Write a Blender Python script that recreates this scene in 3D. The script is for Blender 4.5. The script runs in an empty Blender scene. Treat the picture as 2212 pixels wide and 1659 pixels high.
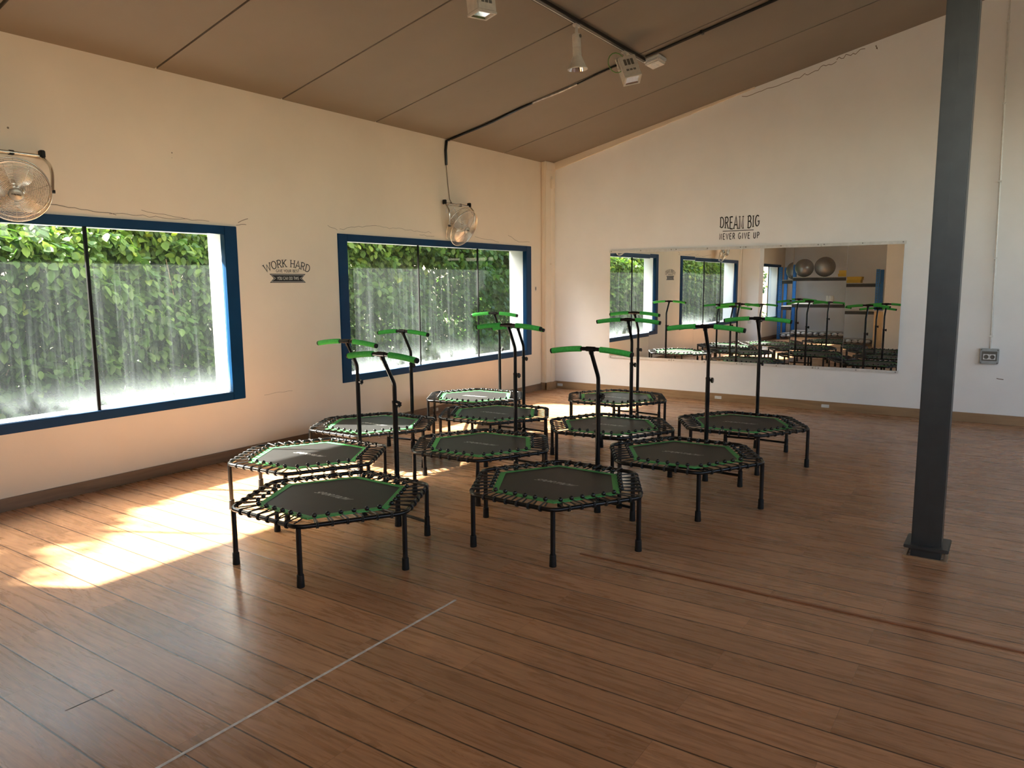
import bpy, bmesh, math, random
from mathutils import Vector, Matrix
random.seed(7)
PI = math.pi
S = bpy.context.scene
COL = S.collection

# ------------------------------------------------------------------ camera, sky, sun, exposure
def make_camera():
    cd = bpy.data.cameras.new('camera'); cd.sensor_fit = 'HORIZONTAL'; cd.sensor_width = 36.0
    cd.lens = 36.0 * 1608.99 / 2212.0; cd.clip_start = 0.05; cd.clip_end = 200
    o = bpy.data.objects.new('camera', cd); COL.objects.link(o)
    r = Vector((0.82646, 0.562941, -0.007824)); u = Vector((-0.068887, 0.114906, 0.990985)); f = Vector((-0.558765, 0.818471, -0.133744))
    M = Matrix((r, u, -f)).transposed().to_4x4(); M.translation = Vector((5.46444, -8.99068, 1.46733))
    o.matrix_world = M; S.camera = o
make_camera()

SUN_STRENGTH = 29.0
SKY_STRENGTH = 1.1
w = bpy.data.worlds.new('sky'); S.world = w; w.use_nodes = True
nt = w.node_tree; bg = nt.nodes['Background']
sky = nt.nodes.new('ShaderNodeTexSky'); sky.sky_type = 'NISHITA'; sky.sun_disc = False
sky.sun_elevation = math.radians(39); sky.sun_rotation = math.radians(240)
sky.air_density = 1.0; sky.dust_density = 2.5
tint = nt.nodes.new('ShaderNodeMix'); tint.data_type = 'RGBA'; tint.blend_type = 'MULTIPLY'; tint.inputs[0].default_value = 1.0
tint.inputs[7].default_value = (1.0, .93, .80, 1); nt.links.new(sky.outputs[0], tint.inputs[6]); nt.links.new(tint.outputs[2], bg.inputs[0]); bg.inputs[1].default_value = SKY_STRENGTH

sl = bpy.data.lights.new('sun', 'SUN'); sl.energy = SUN_STRENGTH; sl.angle = math.radians(1.3); sl.color = (1.0, 0.93, 0.82)
so = bpy.data.objects.new('sun', sl); COL.objects.link(so)
so.rotation_euler = Vector((1.08, 0.594, -1.0)).to_track_quat('-Z', 'Y').to_euler(); so.location = (-6, -8, 8)

S.view_settings.view_transform = 'Standard'; S.view_settings.look = 'None'
S.view_settings.gamma = 1.0; S.view_settings.use_curve_mapping = False
S.view_settings.exposure = 1.30
S.cycles.max_bounces = 20; S.cycles.diffuse_bounces = 14; S.cycles.glossy_bounces = 8; S.cycles.transparent_max_bounces = 24

# daylight portals: help the sampler find the sky through the wall openings, they emit nothing themselves
def portal(loc, rot, sx, sy):
    l = bpy.data.lights.new('sky_portal', 'AREA'); l.shape = 'RECTANGLE'; l.size = sx; l.size_y = sy
    l.cycles.is_portal = True
    o = bpy.data.objects.new('sky_portal', l); COL.objects.link(o); o.location = loc; o.rotation_euler = rot

# ------------------------------------------------------------------ node helpers and materials
class NT:
    def __init__(s, name):
        s.m = bpy.data.materials.new(name); s.m.use_nodes = True; s.t = s.m.node_tree
        s.b = s.t.nodes['Principled BSDF']; s.o = s.t.nodes['Material Output']
    def n(s, typ, **kw):
        x = s.t.nodes.new(typ)
        for k, v in kw.items(): setattr(x, k, v)
        return x
    def l(s, a, b): s.t.links.new(a, b)
    def math(s, op, a, b=None, c=None, clamp=False):
        x = s.n('ShaderNodeMath', operation=op, use_clamp=clamp)
        for i, v in enumerate((a, b, c)):
            if v is None: continue
            if isinstance(v, (int, float)): x.inputs[i].default_value = v
            else: s.l(v, x.inputs[i])
        return x.outputs[0]
    def coord(s, scale=(1, 1, 1), loc=(0, 0, 0)):
        t = s.n('ShaderNodeTexCoord'); m = s.n('ShaderNodeMapping')
        m.inputs['Scale'].default_value = scale; m.inputs['Location'].default_value = loc
        s.l(t.outputs['Object'], m.inputs[0]); return m.outputs[0]
    def noise(s, vec, scale, detail=3, rough=.5, dist=0):
        x = s.n('ShaderNodeTexNoise'); x.inputs['Scale'].default_value = scale; x.inputs['Detail'].default_value = detail
        x.inputs['Roughness'].default_value = rough; x.inputs['Distortion'].default_value = dist
        s.l(vec, x.inputs['Vector']); return x.outputs['Fac']
    def ramp(s, fac, stops):
        x = s.n('ShaderNodeValToRGB'); e = x.color_ramp.elements
        while len(e) < len(stops): e.new(.5)
        for i, (p, c) in enumerate(stops):
            e[i].position = p; e[i].color = (*c, 1) if len(c) == 3 else c
        s.l(fac, x.inputs[0]); return x.outputs[0]
    def mix(s, fac, a, b, blend='MIX'):
        x = s.n('ShaderNodeMix', data_type='RGBA', blend_type=blend)
        for i, v in ((0, fac), (6, a), (7, b)):
            if isinstance(v, (int, float)): x.inputs[i].default_value = v
            elif isinstance(v, tuple): x.inputs[i].default_value = (*v, 1) if len(v) == 3 else v
            else: s.l(v, x.inputs[i])
        return x.outputs[2]
    def bump(s, h, strength=.2, dist=.01):
        x = s.n('ShaderNodeBump'); x.inputs['Strength'].default_value = strength; x.inputs['Distance'].default_value = dist
        s.l(h, x.inputs['Height']); s.l(x.outputs[0], s.b.inputs['Normal'])

def simple(name, col, rough=.5, metal=0.0, var=.08, scale=30, spec=.5, bump=0):
    n = NT(name); v = n.coord()
    f = n.noise(v, scale, 3)
    lo = tuple(c * (1 - var) for c in col); hi = tuple(min(1, c * (1 + var)) for c in col)
    n.l(n.ramp(f, [(.3, lo), (.7, hi)]), n.b.inputs['Base Color'])
    n.b.inputs['Roughness'].default_value = rough; n.b.inputs['Metallic'].default_value = metal
    n.b.inputs['Specular IOR Level'].default_value = spec
    if bump: n.bump(f, bump, .005)
    return n.m

def mat_wall(name, col):
    n = NT(name); v = n.coord()
    a = n.noise(v, 1.3, 4, .6); b = n.noise(v, 60, 3)
    c1 = n.ramp(a, [(.3, tuple(c * .95 for c in col)), (.7, tuple(min(1, c * 1.03) for c in col))])
    n.l(c1, n.b.inputs['Base Color']); n.b.inputs['Roughness'].default_value = .62
    n.b.inputs['Specular IOR Level'].default_value = .25
    h = n.math('ADD', n.math('MULTIPLY', a, 3.0), b); n.bump(h, .12, .004)
    return n.m

def mat_floor():
    n = NT('floor_laminate'); v = n.coord((1, 1, 1), (0, -.0305, 0))
    br = n.n('ShaderNodeTexBrick'); br.offset = .37; br.offset_frequency = 2; br.squash = 1.0
    br.inputs['Scale'].default_value = 1; br.inputs['Brick Width'].default_value = 1.26; br.inputs['Row Height'].default_value = .1775
    br.inputs['Mortar Size'].default_value = .0007; br.inputs['Mortar Smooth'].default_value = .2; br.inputs['Bias'].default_value = 0
    br.inputs['Color1'].default_value = (0, 0, 0, 1); br.inputs['Color2'].default_value = (1, 1, 1, 1); br.inputs['Mortar'].default_value = (.5, .5, .5, 1)
    n.l(v, br.inputs['Vector'])
    # grain, shifted from plank to plank
    sh = n.n('ShaderNodeVectorMath', operation='SCALE'); n.l(br.outputs['Color'], sh.inputs[0]); sh.inputs['Scale'].default_value = 37.0
    ad = n.n('ShaderNodeVectorMath', operation='ADD'); n.l(v, ad.inputs[0]); n.l(sh.outputs[0], ad.inputs[1])
    mp = n.n('ShaderNodeMapping'); mp.inputs['Scale'].default_value = (.6, 6.5, 1); n.l(ad.outputs[0], mp.inputs[0])
    g1 = n.noise(mp.outputs[0], 2.0, 7, .66, 2.6)
    mp2 = n.n('ShaderNodeMapping'); mp2.inputs['Scale'].default_value = (3, 60, 1); n.l(ad.outputs[0], mp2.inputs[0])
    g2 = n.noise(mp2.outputs[0], 2.5, 4, .6, .4)
    wv = n.n('ShaderNodeTexWave', wave_type='BANDS', bands_direction='Y'); wv.inputs['Scale'].default_value = 5.5; wv.inputs['Distortion'].default_value = 9
    wv.inputs['Detail'].default_value = 3; wv.inputs['Detail Scale'].default_value = 1.3
    mp3 = n.n('ShaderNodeMapping'); mp3.inputs['Scale'].default_value = (.55, 1.6, 1); n.l(ad.outputs[0], mp3.inputs[0]); n.l(mp3.outputs[0], wv.inputs['Vector'])
    base = n.ramp(g1, [(.26, (.24, .122, .060)), (.42, (.38, .202, .102)), (.56, (.47, .257, .134)), (.74, (.58, .333, .183))])
    c = n.mix(.30, base, n.ramp(g2, [(.3, (.19, .094, .044)), (.7, (.58, .325, .165))]))
    c = n.mix(.12, c, n.ramp(wv.outputs['Fac'], [(.1, (.16, .085, .045)), (.6, (.54, .32, .18))]))
    tone = n.ramp(br.outputs['Color'], [(0, (.86, .84, .82)), (1, (1.1, 1.08, 1.06))])
    c = n.mix(1.0, c, tone, 'MULTIPLY')
    sp = n.n('ShaderNodeSeparateXYZ'); n.l(v, sp.inputs[0])
    fr_ = n.math('ABSOLUTE', n.math('SUBTRACT', n.math('FRACT', n.math('ADD', n.math('DIVIDE', sp.outputs['Y'], .1775), .5)), .5))
    row = n.math('SUBTRACT', 1.5, n.math('DIVIDE', fr_, .017), clamp=True)
    c = n.mix(n.math('MULTIPLY', br.outputs['Fac'], .6), c, (.05, .028, .016))
    c = n.mix(n.math('MULTIPLY', row, .92), c, (.03, .016, .010))
    n.l(c, n.b.inputs['Base Color'])
    r = n.math('ADD', n.math('MULTIPLY', g1, .14), .21); n.l(r, n.b.inputs['Roughness'])
    n.b.inputs['Specular IOR Level'].default_value = .33
    h = n.math('SUBTRACT', n.math('MULTIPLY', g2, .12), row); n.bump(h, .25, .0015)
    return n.m

def mat_wood(name, lo, hi, axis=0, rough=.4):
    n = NT(name); sc = [14, 14, 14]; sc[axis] = 1.2
    v = n.coord(tuple(sc)); g = n.noise(v, 1.6, 5, .6, 1.0)
    n.l(n.ramp(g, [(.3, lo), (.7, hi)]), n.b.inputs['Base Color']); n.b.inputs['Roughness'].default_value = rough
    return n.m

def mat_ceiling():
    n = NT('ceiling_paint'); v = n.coord()
    a = n.noise(v, .9, 4, .6); b = n.noise(v, 18, 4, .7)
    col = (.27, .225, .18)
    c = n.ramp(a, [(.3, tuple(k * .93 for k in col)), (.7, tuple(k * 1.05 for k in col))])
    sp = n.ramp(b, [(.69, (0, 0, 0)), (.74, (1, 1, 1))])
    pch = n.ramp(n.noise(v, 1.7, 2), [(.52, (0, 0, 0)), (.66, (1, 1, 1))])
    c = n.mix(n.math('MULTIPLY', n.math('MULTIPLY', sp, pch), .55), c, (.12, .09, .07))
    n.l(c, n.b.inputs['Base Color']); n.b.inputs['Roughness'].default_value = .7; n.b.inputs['Specular IOR Level'].default_value = .2
    n.bump(n.noise(v, 90, 2), .06, .002)
    return n.m

def mat_glass():
    """thin window glass: clear above the dirt line, limescale film and streaks below it"""
    n = NT('dirty_window_glass'); t = n.n('ShaderNodeTexCoord'); sep = n.n('ShaderNodeSeparateXYZ'); n.l(t.outputs['Object'], sep.inputs[0])
    z = sep.outputs['Z']; y = sep.outputs['Y']
    film = n.math('LESS_THAN', z, 1.632)
    st = n.noise(n.coord((1, 9, .35)), 1.6, 5, .65)
    st2 = n.noise(n.coord((1, 55, .8)), 1.3, 3, .6)
    fine = n.noise(n.coord((1, 30, 30)), 6, 2, .7)
    patch = n.noise(n.coord((1, 1.3, .9), (3, 1.7, 0)), 1.0, 2, .5)
    s1 = n.math('POWER', n.math('MULTIPLY', n.math('SUBTRACT', st, .42, clamp=True), 3.2, clamp=True), 1.6)
    s2 = n.math('MULTIPLY', n.math('SUBTRACT', st2, .48, clamp=True), 6.0)
    streak = n.math('MULTIPLY', n.math('ADD', n.math('MULTIPLY', s1, .7), n.math('MULTIPLY', s2, s1)), n.math('ADD', patch, .25))
    bot = n.math('POWER', n.math('SUBTRACT', 1.0, n.math('DIVIDE', n.math('SUBTRACT', z, .575), .30), clamp=True), 2.2)
    bot = n.math('MULTIPLY', bot, n.math('ADD', .55, patch))
    m = n.math('ADD', n.math('MULTIPLY', streak, FILM[1]), FILM[0])
    m = n.math('MULTIPLY', m, n.math('ADD', .75, n.math('MULTIPLY', fine, .5)))
    m = n.math('ADD', m, n.math('MULTIPLY', bot, FILM[2]))
    m = n.math('ADD', n.math('MULTIPLY', m, film), .0022, clamp=True)
    tr = n.n('ShaderNodeBsdfTransparent'); tr.inputs[0].default_value = (.90, .93, .91, 1)
    tl = n.n('ShaderNodeBsdfTranslucent'); tl.inputs[0].default_value = (.78, .92, .96, 1)
    df = n.n('ShaderNodeBsdfDiffuse'); df.inputs[0].default_value = (.75, .80, .80, 1)
    ms = n.n('ShaderNodeMixShader'); ms.inputs[0].default_value = .35; n.l(tl.outputs[0], ms.inputs[1]); n.l(df.outputs[0], ms.inputs[2])
    m1 = n.n('ShaderNodeMixShader'); n.l(m, m1.inputs[0]); n.l(tr.outputs[0], m1.inputs[1]); n.l(ms.outputs[0], m1.inputs[2])
    gl = n.n('ShaderNodeBsdfGlossy'); gl.inputs['Roughness'].default_value = 0.02
    fr = n.n('ShaderNodeFresnel'); fr.inputs[0].default_value = 1.45
    m2 = n.n('ShaderNodeMixShader'); n.l(n.math('MULTIPLY', fr.outputs[0], .9), m2.inputs[0]); n.l(m1.outputs[0], m2.inputs[1]); n.l(gl.outputs[0], m2.inputs[2])
    n.l(m2.outputs[0], n.o.inputs[0]); n.t.nodes.remove(n.b)
    return n.m
FILM = (.0075, .046, .17)

def mat_leaf():
    n = NT('hedge_leaf'); at = n.n('ShaderNodeAttribute', attribute_name='hue')
    f = at.outputs['Fac']
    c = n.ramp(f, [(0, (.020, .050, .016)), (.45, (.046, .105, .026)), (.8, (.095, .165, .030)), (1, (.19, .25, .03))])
    d = n.n('ShaderNodeBsdfPrincipled'); n.l(c, d.inputs['Base Color']); d.inputs['Roughness'].default_value = .5
    d.inputs['Specular IOR Level'].default_value = .25
    tl = n.n('ShaderNodeBsdfTranslucent'); n.l(n.mix(1.0, c, (1.15, 1.2, .6), 'MULTIPLY'), tl.inputs[0])
    m = n.n('ShaderNodeMixShader'); m.inputs[0].default_value = .45; n.l(d.outputs[0], m.inputs[1]); n.l(tl.outputs[0], m.inputs[2])
    n.l(m.outputs[0], n.o.inputs[0]); n.t.nodes.remove(n.b)
    return n.m

def mat_mat():
    n = NT('jumping_mat_weave'); v = n.coord()
    ck = n.n('ShaderNodeTexChecker'); ck.inputs['Scale'].default_value = 260; n.l(v, ck.inputs['Vector'])
    f = n.noise(v, 14, 4)
    c = n.mix(.35, n.ramp(f, [(.3, (.012, .012, .012)), (.7, (.018, .018, .018))]), n.ramp(ck.outputs['Fac'], [(0, (.010, .010, .010)), (1, (.024, .024, .024))]))
    n.l(c, n.b.inputs['Base Color']); n.b.inputs['Roughness'].default_value = .50; n.b.inputs['Specular IOR Level'].default_value = .36
    return n.m

def mat_border():
    n = NT('green_webbing'); v = n.coord(); 
    f = n.noise(v, 120, 2)
    n.l(n.ramp(f, [(.3, (.045, .30, .075)), (.7, (.075, .43, .115))]), n.b.inputs['Base Color']); n.b.inputs['Roughness'].default_value = .6
    n.bump(f, .4, .002)
    return n.m

M = dict(
    wall_left=mat_wall('wall_paint_warm_bounce', (.78, .665, .525)), wall=mat_wall('wall_paint', (.88, .865, .845)), reveal=mat_wall('outer_render', (.80, .80, .78)),  # left paint tinted warm to carry bounce light off the floor
    floor=mat_floor(), ceiling=mat_ceiling(), glass=mat_glass(), leaf=mat_leaf(),
    joint=simple('ceiling_joint', (.05, .04, .035), .8),
    skirt_y=mat_wood('skirting_wood_y', (.15, .088, .05), (.24, .145, .085), 1), skirt_x=mat_wood('skirting_wood_x', (.25, .145, .07), (.38, .235, .12), 0),
    blue=simple('blue_lacquer', (.0012, .032, .092), .4, 0, .12, 5, .2), blackline=simple('black_sealant', (.004, .004, .004), .5, 0, .1, 30, .2),
    tube=simple('black_powder_coat', (.006, .006, .0065), .25, 0, .1, 60, .4), rubber=simple('black_rubber', (.009, .009, .009), .6, 0, .2, 80, .3),
    cord=simple('black_bungee', (.014, .014, .015), .42), ball=simple('black_plastic_ball', (.012, .012, .012), .25),
    mat=mat_mat(), border=mat_border(), print_=simple('grey_print', (.42, .42, .42), .5),
    foam=simple('green_foam', (.065, .50, .085), .75, 0, .14, 90, .3, .3), bolt=simple('zinc_bolt', (.6, .6, .58), .3, 1.0),
    mirror=simple('mirror_silver', (.88, .90, .89), 0.0, 1.0, 0.0), alu=simple('white_rail', (.70, .69, .66), .4, .2),
    screw=simple('screw_steel', (.30, .29, .28), .35, .9), ink=simple('black_vinyl', (.012, .010, .010), .5), inklight=simple('pale_vinyl', (.66, .62, .55), .5),
    column=simple('dark_grey_steel_paint', (.030, .031, .029), .42, 0, .15, 12), coltrim=mat_wood('raw_wood_trim', (.28, .16, .08), (.42, .26, .14), 0),
    chrome=simple('fan_chrome', (.74, .71, .65), .24, 1.0, .05), blade=simple('fan_blade_metal', (.80, .76, .70), .35, .7, .05), badge=simple('fan_badge', (.46, .43, .36), .4, .5),
    lampw=simple('cream_lamp_enamel', (.62, .57, .49), .42), reflector=simple('lamp_reflector', (.85, .83, .80), .10, 1.0), slot=simple('dark_slot', (.13, .118, .10), .6),
    lens=simple('frosted_lens', (.72, .68, .63), .35), green_wire=simple('green_wire', (.10, .28, .05), .5), whitepl=simple('white_plastic', (.72, .72, .70), .4),
    greypl=simple('grey_plastic', (.36, .38, .38), .45), track=simple('black_track', (.014, .014, .014), .35), foil=simple('silver_tape', (.42, .39, .36), .32, .8, .3, 25),
    strip=mat_wood('reddish_profile', (.20, .075, .03), (.30, .12, .05), 0, .35), tape=simple('white_tape', (.66, .64, .60), .5, 0, .2, 40),
    rackblue=simple('rack_blue', (.02, .17, .50), .4), rackblack=simple('rack_black', (.02, .02, .02), .5), shelfw=simple('shelf_board', (.62, .60, .56), .5),
    gymball=simple('grey_gym_ball', (.34, .34, .345), .24, 0.5, .05), yellow=simple('yellow_card', (.62, .40, .03), .5),
    pebble=simple('pebble_print', (.42, .42, .42), .5, 0, .6, 12), ply=mat_wood('pine_boards', (.50, .36, .20), (.66, .50, .30), 2), ground=simple('garden_soil', (.07, .06, .04), .9, 0, .3, 6),
    stem=simple('hedge_stem', (.10, .075, .05), .8), crack=simple('plaster_crack', (.20, .15, .11), .9),
)

# ------------------------------------------------------------------ mesh helpers
class MB:
    def __init__(s): s.v = []; s.f = []; s.sm = []
    def add(s, vs, fs, smooth=False):
        o = len(s.v); s.v += [tuple(v) for v in vs]
        s.f += [tuple(i + o for i in f) for f in fs]; s.sm += [smooth] * len(fs)
    def box(s, x0, x1, y0, y1, z0, z1, mat=None):
        vs = [Vector((x, y, z)) for x in (x0, x1) for y in (y0, y1) for z in (z0, z1)]
        if mat: vs = [mat @ v for v in vs]
        s.add(vs, [(0, 1, 3, 2), (4, 6, 7, 5), (0, 4, 5, 1), (2, 3, 7, 6), (0, 2, 6, 4), (1, 5, 7, 3)]); return s
    def bbox(s, x0, x1, y0, y1, z0, z1, b=.004, mat=None):
        """box with chamfered edges"""
        bm = bmesh.new(); bmesh.ops.create_cube(bm, size=1)
        for v in bm.verts: v.co = Vector(((x0 + x1) / 2 + v.co.x * (x1 - x0), (y0 + y1) / 2 + v.co.y * (y1 - y0), (z0 + z1) / 2 + v.co.z * (z1 - z0)))
        bmesh.ops.bevel(bm, geom=list(bm.edges), offset=b, segments=2, affect='EDGES')
        bm.verts.index_update()
        s.add([(mat @ v.co) if mat else v.co.copy() for v in bm.verts], [[v.index for v in f.verts] for f in bm.faces]); bm.free(); return s
    def tube(s, pts, r, n=10, closed=False, caps=True, smooth=True):
        pts = [Vector(p) for p in pts]; m = len(pts)
        rr = r if isinstance(r, (list, tuple)) else [r] * m
        tans = []
        for i in range(m):
            a = pts[i - 1] if (i > 0 or closed) else pts[i]; b = pts[(i + 1) % m] if (i < m - 1 or closed) else pts[i]
            t = (b - a)
            if t.length < 1e-9: t = Vector((0, 0, 1))
            tans.append(t.normalized())
        t0 = tans[0]; ref = Vector((0, 0, 1)) if abs(t0.z) < .9 else Vector((1, 0, 0))
        nrm = (ref - t0 * ref.dot(t0)).normalized(); vs = []
        for i in range(m):
            t = tans[i]; nrm = (nrm - t * nrm.dot(t)).normalized(); bi = t.cross(nrm)
            for k in range(n):
                a = 2 * PI * k / n; vs.append(pts[i] + (nrm * math.cos(a) + bi * math.sin(a)) * rr[i])
        fs = []
        for i in range(m if closed else m - 1):
            j = (i + 1) % m
            for k in range(n): fs.append((i * n + k, i * n + (k + 1) % n, j * n + (k + 1) % n, j * n + k))
        s.add(vs, fs, smooth)
        if caps and not closed:
            s.add([vs[k] for k in range(n)], [tuple(range(n - 1, -1, -1))]); s.add(vs[-n:], [tuple(range(n))])
        return s
    def lathe(s, prof, n=24, mat=None, smooth=True):
        """profile of (radius, height) about local z"""
        vs = []; m = len(prof)
        for r, h in prof:
            for k in range(n):
                a = 2 * PI * k / n; v = Vector((r * math.cos(a), r * math.sin(a), h)); vs.append(mat @ v if mat else v)
        fs = [(i * n + k, i * n + (k + 1) % n, (i + 1) * n + (k + 1) % n, (i + 1) * n + k) for i in range(m - 1) for k in range(n)]
        s.add(vs, fs, smooth); return s
    def sphere(s, c, r, n=12, m=8):
        prof = [(r * math.sin(PI * i / m) + 1e-5, -r * math.cos(PI * i / m)) for i in range(m + 1)]
        return s.lathe(prof, n, Matrix.Translation(Vector(c)))
    def quad(s, a, b, c, d): s.add([a, b, c, d], [(0, 1, 2, 3)]); return s
    def mesh(s, name, mat):
        me = bpy.data.meshes.new(name); me.from_pydata(s.v, [], s.f); me.update()
        me.polygons.foreach_set('use_smooth', s.sm); me.materials.append(mat); return me

def tag(o, label=None, cat=None, group=None, kind=None):
    if label: o['label'] = label
    if cat: o['category'] = cat
    if group: o['group'] = group
    if kind: o['kind'] = kind
    return o
def obj(name, mb, mat, parent=None, loc=None, rotz=0, label=None, cat=None, group=None, kind=None):
    me = mb.mesh(name, mat) if isinstance(mb, MB) else mb
    o = bpy.data.objects.new(name, me); COL.objects.link(o)
    if parent: o.parent = parent
    if loc is not None: o.location = loc
    if rotz: o.rotation_euler = (0, 0, rotz)
    return tag(o, label, cat, group, kind)
def empty(name, loc, rotz=0, label=None, cat=None, group=None):
    o = bpy.data.objects.new(name, None); COL.objects.link(o); o.location = loc; o.rotation_euler = (0, 0, rotz); o.empty_display_size = .1
    return tag(o, label, cat, group)
def copy_tree(o, parent=None):
    c = o.copy(); COL.objects.link(c)
    if parent: c.parent = parent
    for ch in [x for x in bpy.data.objects if x.parent == o]: copy_tree(ch, c)
    return c
def kids(o): return [x for x in bpy.data.objects if x.parent == o]

# ------------------------------------------------------------------ setting
CZ0, CS = 3.075, .222
def ceil(x): return CZ0 + CS * x
WZ0, WZ1 = .51, 1.955                       # window opening
WIN = [(-3.936, -.521), (-8.470, -5.055), (-11.98, -9.15)]
RX = 11.0; RY = -12.4

m = MB(); m.box(-.28, RX + .2, RY - .2, .2, -.12, 0); floor = obj('floor', m, M['floor'], label='brown wood laminate floor of the studio', cat='floor', kind='structure')
g_ = MB(); g_.quad((2.797, -7.871, .0008), (2.801, -7.871, .0008), (2.805, -7.705, .0008), (2.801, -7.705, .0008)); obj('plank_gap', g_, M['ink'], floor)
# left wall with three window openings
m = MB(); ys = [RY - .2]
for a, b in sorted(WIN): ys += [a, b]
ys.append(.2)
for i in range(0, len(ys) - 1, 2): m.box(-.28, 0, ys[i], ys[i + 1], 0, 3.3)
for a, b in WIN: m.box(-.28, 0, a, b, 0, WZ0); m.box(-.28, 0, a, b, WZ1, 3.3)
wall_left = obj('wall_left', m, M['wall_left'], label='long wall with the blue framed windows, warm bounce light in its beige colour', cat='wall', kind='structure')
# pale render of the outer wall and reveals, a thin skin over the outside of the openings
for i, (a, b) in enumerate(WIN):
    m = MB(); e = .006
    m.box(-.30, -.075, b - e - .06, b - .06, WZ0 + .05, WZ1 - .05); m.box(-.30, -.075, a + .06, a + .06 + e, WZ0 + .05, WZ1 - .05)
    m.box(-.30, -.075, a + .06, b - .06, WZ0 + .05, WZ0 + .056); m.box(-.30, -.075, a + .06, b - .06, WZ1 - .056, WZ1 - .05)
    obj('trim_%d' % (i + 1), m, M['reveal'], label='white rendered outer reveal of window %d' % (i + 1), cat='trim', kind='structure')
m = MB(); m.box(-.28, RX + .2, 0, .2, 0, 6.0); wall_right = obj('wall_right', m, M['wall'], label='tall off-white wall carrying the mirror', cat='wall', kind='structure')
m = MB(); m.box(-.28, 2.7, RY - .2, RY, 0, 6.0); obj('wall_back', m, M['wall'], label='rear wall behind the storage rack', cat='wall', kind='structure')
m = MB(); BW = (4.9, 10.4, 2.1, 3.72)  # rear opening added behind the camera to let in fill daylight
m.box(2.5, 2.7, RY, -10.2, 0, 5.6); m.box(2.5, BW[0], -10.2, -10.0, 0, 5.6); m.box(BW[1], RX, -10.2, -10.0, 0, 5.6); m.box(BW[0], BW[1], -10.2, -10.0, 0, BW[2]); m.box(BW[0], BW[1], -10.2, -10.0, BW[3], 5.6)
obj('wall_partition', m, M['wall_left'], label='beige partition wall seen at the mirror edge', cat='wall', kind='structure')
m = MB(); m.box(0, .40, -8.95, -8.62, 0, 3.3); obj('trim_4', m, M['wall'], label='off-white wall pier beyond the left window', cat='trim', kind='structure')
# side wall; its unseen clerestory openings are added for fill daylight
m = MB(); CW = [(-9.2, -7.2), (-6.3, -4.3), (-3.4, -1.4)]; c0, c1 = 2.4, 3.9
ys = [RY - .2]
for a, b in CW: ys += [a, b]
ys.append(.2)
for i in range(0, len(ys) - 1, 2): m.box(RX, RX + .2, max(ys[i], -10.2), ys[i + 1], 0, 6)
for a, b in CW: m.box(RX, RX + .2, a, b, 0, c0); m.box(RX, RX + .2, a, b, c1, 6)
obj('wall_side', m, M['wall'], label='side wall with unseen high openings added for fill daylight', cat='wall', kind='structure')
for i, (a, b) in enumerate(CW):
    m = MB()
    for (p, q, r, s_) in ((a, b, c0, c0 + .07), (a, b, c1 - .07, c1), (a, a + .07, c0 + .07, c1 - .07), (b - .07, b, c0 + .07, c1 - .07), ((a + b) / 2 - .025, (a + b) / 2 + .025, c0 + .07, c1 - .07)):
        m.box(RX + .04, RX + .10, p, q, r, s_)
    obj('window_%d' % (4 + i), m, M['blue'], label='frame of an unseen clerestory opening added for fill daylight', cat='window', kind='structure')
    portal((RX + .22, (a + b) / 2, (c0 + c1) / 2), (0, PI / 2, 0), c1 - c0, b - a)

m = MB()
for (p, q, r, s_) in ((BW[0], BW[1], BW[2], BW[2] + .08), (BW[0], BW[1], BW[3] - .08, BW[3]), (BW[0], BW[0] + .08, BW[2], BW[3]), (BW[1] - .08, BW[1], BW[2], BW[3]), (6.7, 6.76, BW[2], BW[3]), (8.5, 8.56, BW[2], BW[3])): m.box(p, q, -10.14, -10.06, r, s_)
obj('window_7', m, M['blue'], label='unseen rear window added for fill daylight', cat='window', kind='structure')
m = MB(); m.box(2.75, BW[1] + 1, -11.8, -10.2, 3.85, 3.95); obj('trim_7', m, M['reveal'], label='unseen canopy added to keep sun out of the rear window', cat='trim', kind='structure')  # added outside, unseen, to block direct sun at the rear opening
m = MB(); m.box(2.7, 30, -30, -10.2, -.5, -.3); obj('ground_yard', m, M['ground'], label='yard behind the building', cat='ground', kind='structure')
portal(((BW[0] + BW[1]) / 2, -10.22, (BW[2] + BW[3]) / 2), (PI / 2, 0, PI), BW[1] - BW[0], BW[3] - BW[2])
# ceiling: sloping boards with open joints, and the deck above them
JY = [.2, -1.13, -2.235, -3.37, -4.52, -5.67, -6.80, -7.94, -9.08, -10.2, -11.3, RY - .2]
m = MB()
def slab(m, x0, x1, y0, y1, d0, d1):
    vs = []
    for x in (x0, x1):
        for y in (y0, y1):
            for d in (d0, d1): vs.append((x, y, ceil(x) + d))
    m.add(vs, [(0, 1, 3, 2), (4, 6, 7, 5), (0, 4, 5, 1), (2, 3, 7, 6), (0, 2, 6, 4), (1, 5, 7, 3)])
for i in range(len(JY) - 1):
    g = .009 if i != 6 else .016
    slab(m, -.28, RX + .2 if JY[i + 1] > -10.3 else 2.7, JY[i + 1] + g, JY[i] - g, 0, .05)
ceiling = obj('ceiling', m, M['ceiling'], label='sloping brown-grey panelled ceiling', cat='ceiling', kind='structure')
m = MB(); slab(m, -.28, RX + .2, -10.2, .2, .05, .2); slab(m, -.28, 2.7, RY - .2, -10.2, .05, .2); obj('joint_backing', m, M['joint'], ceiling)
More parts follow.
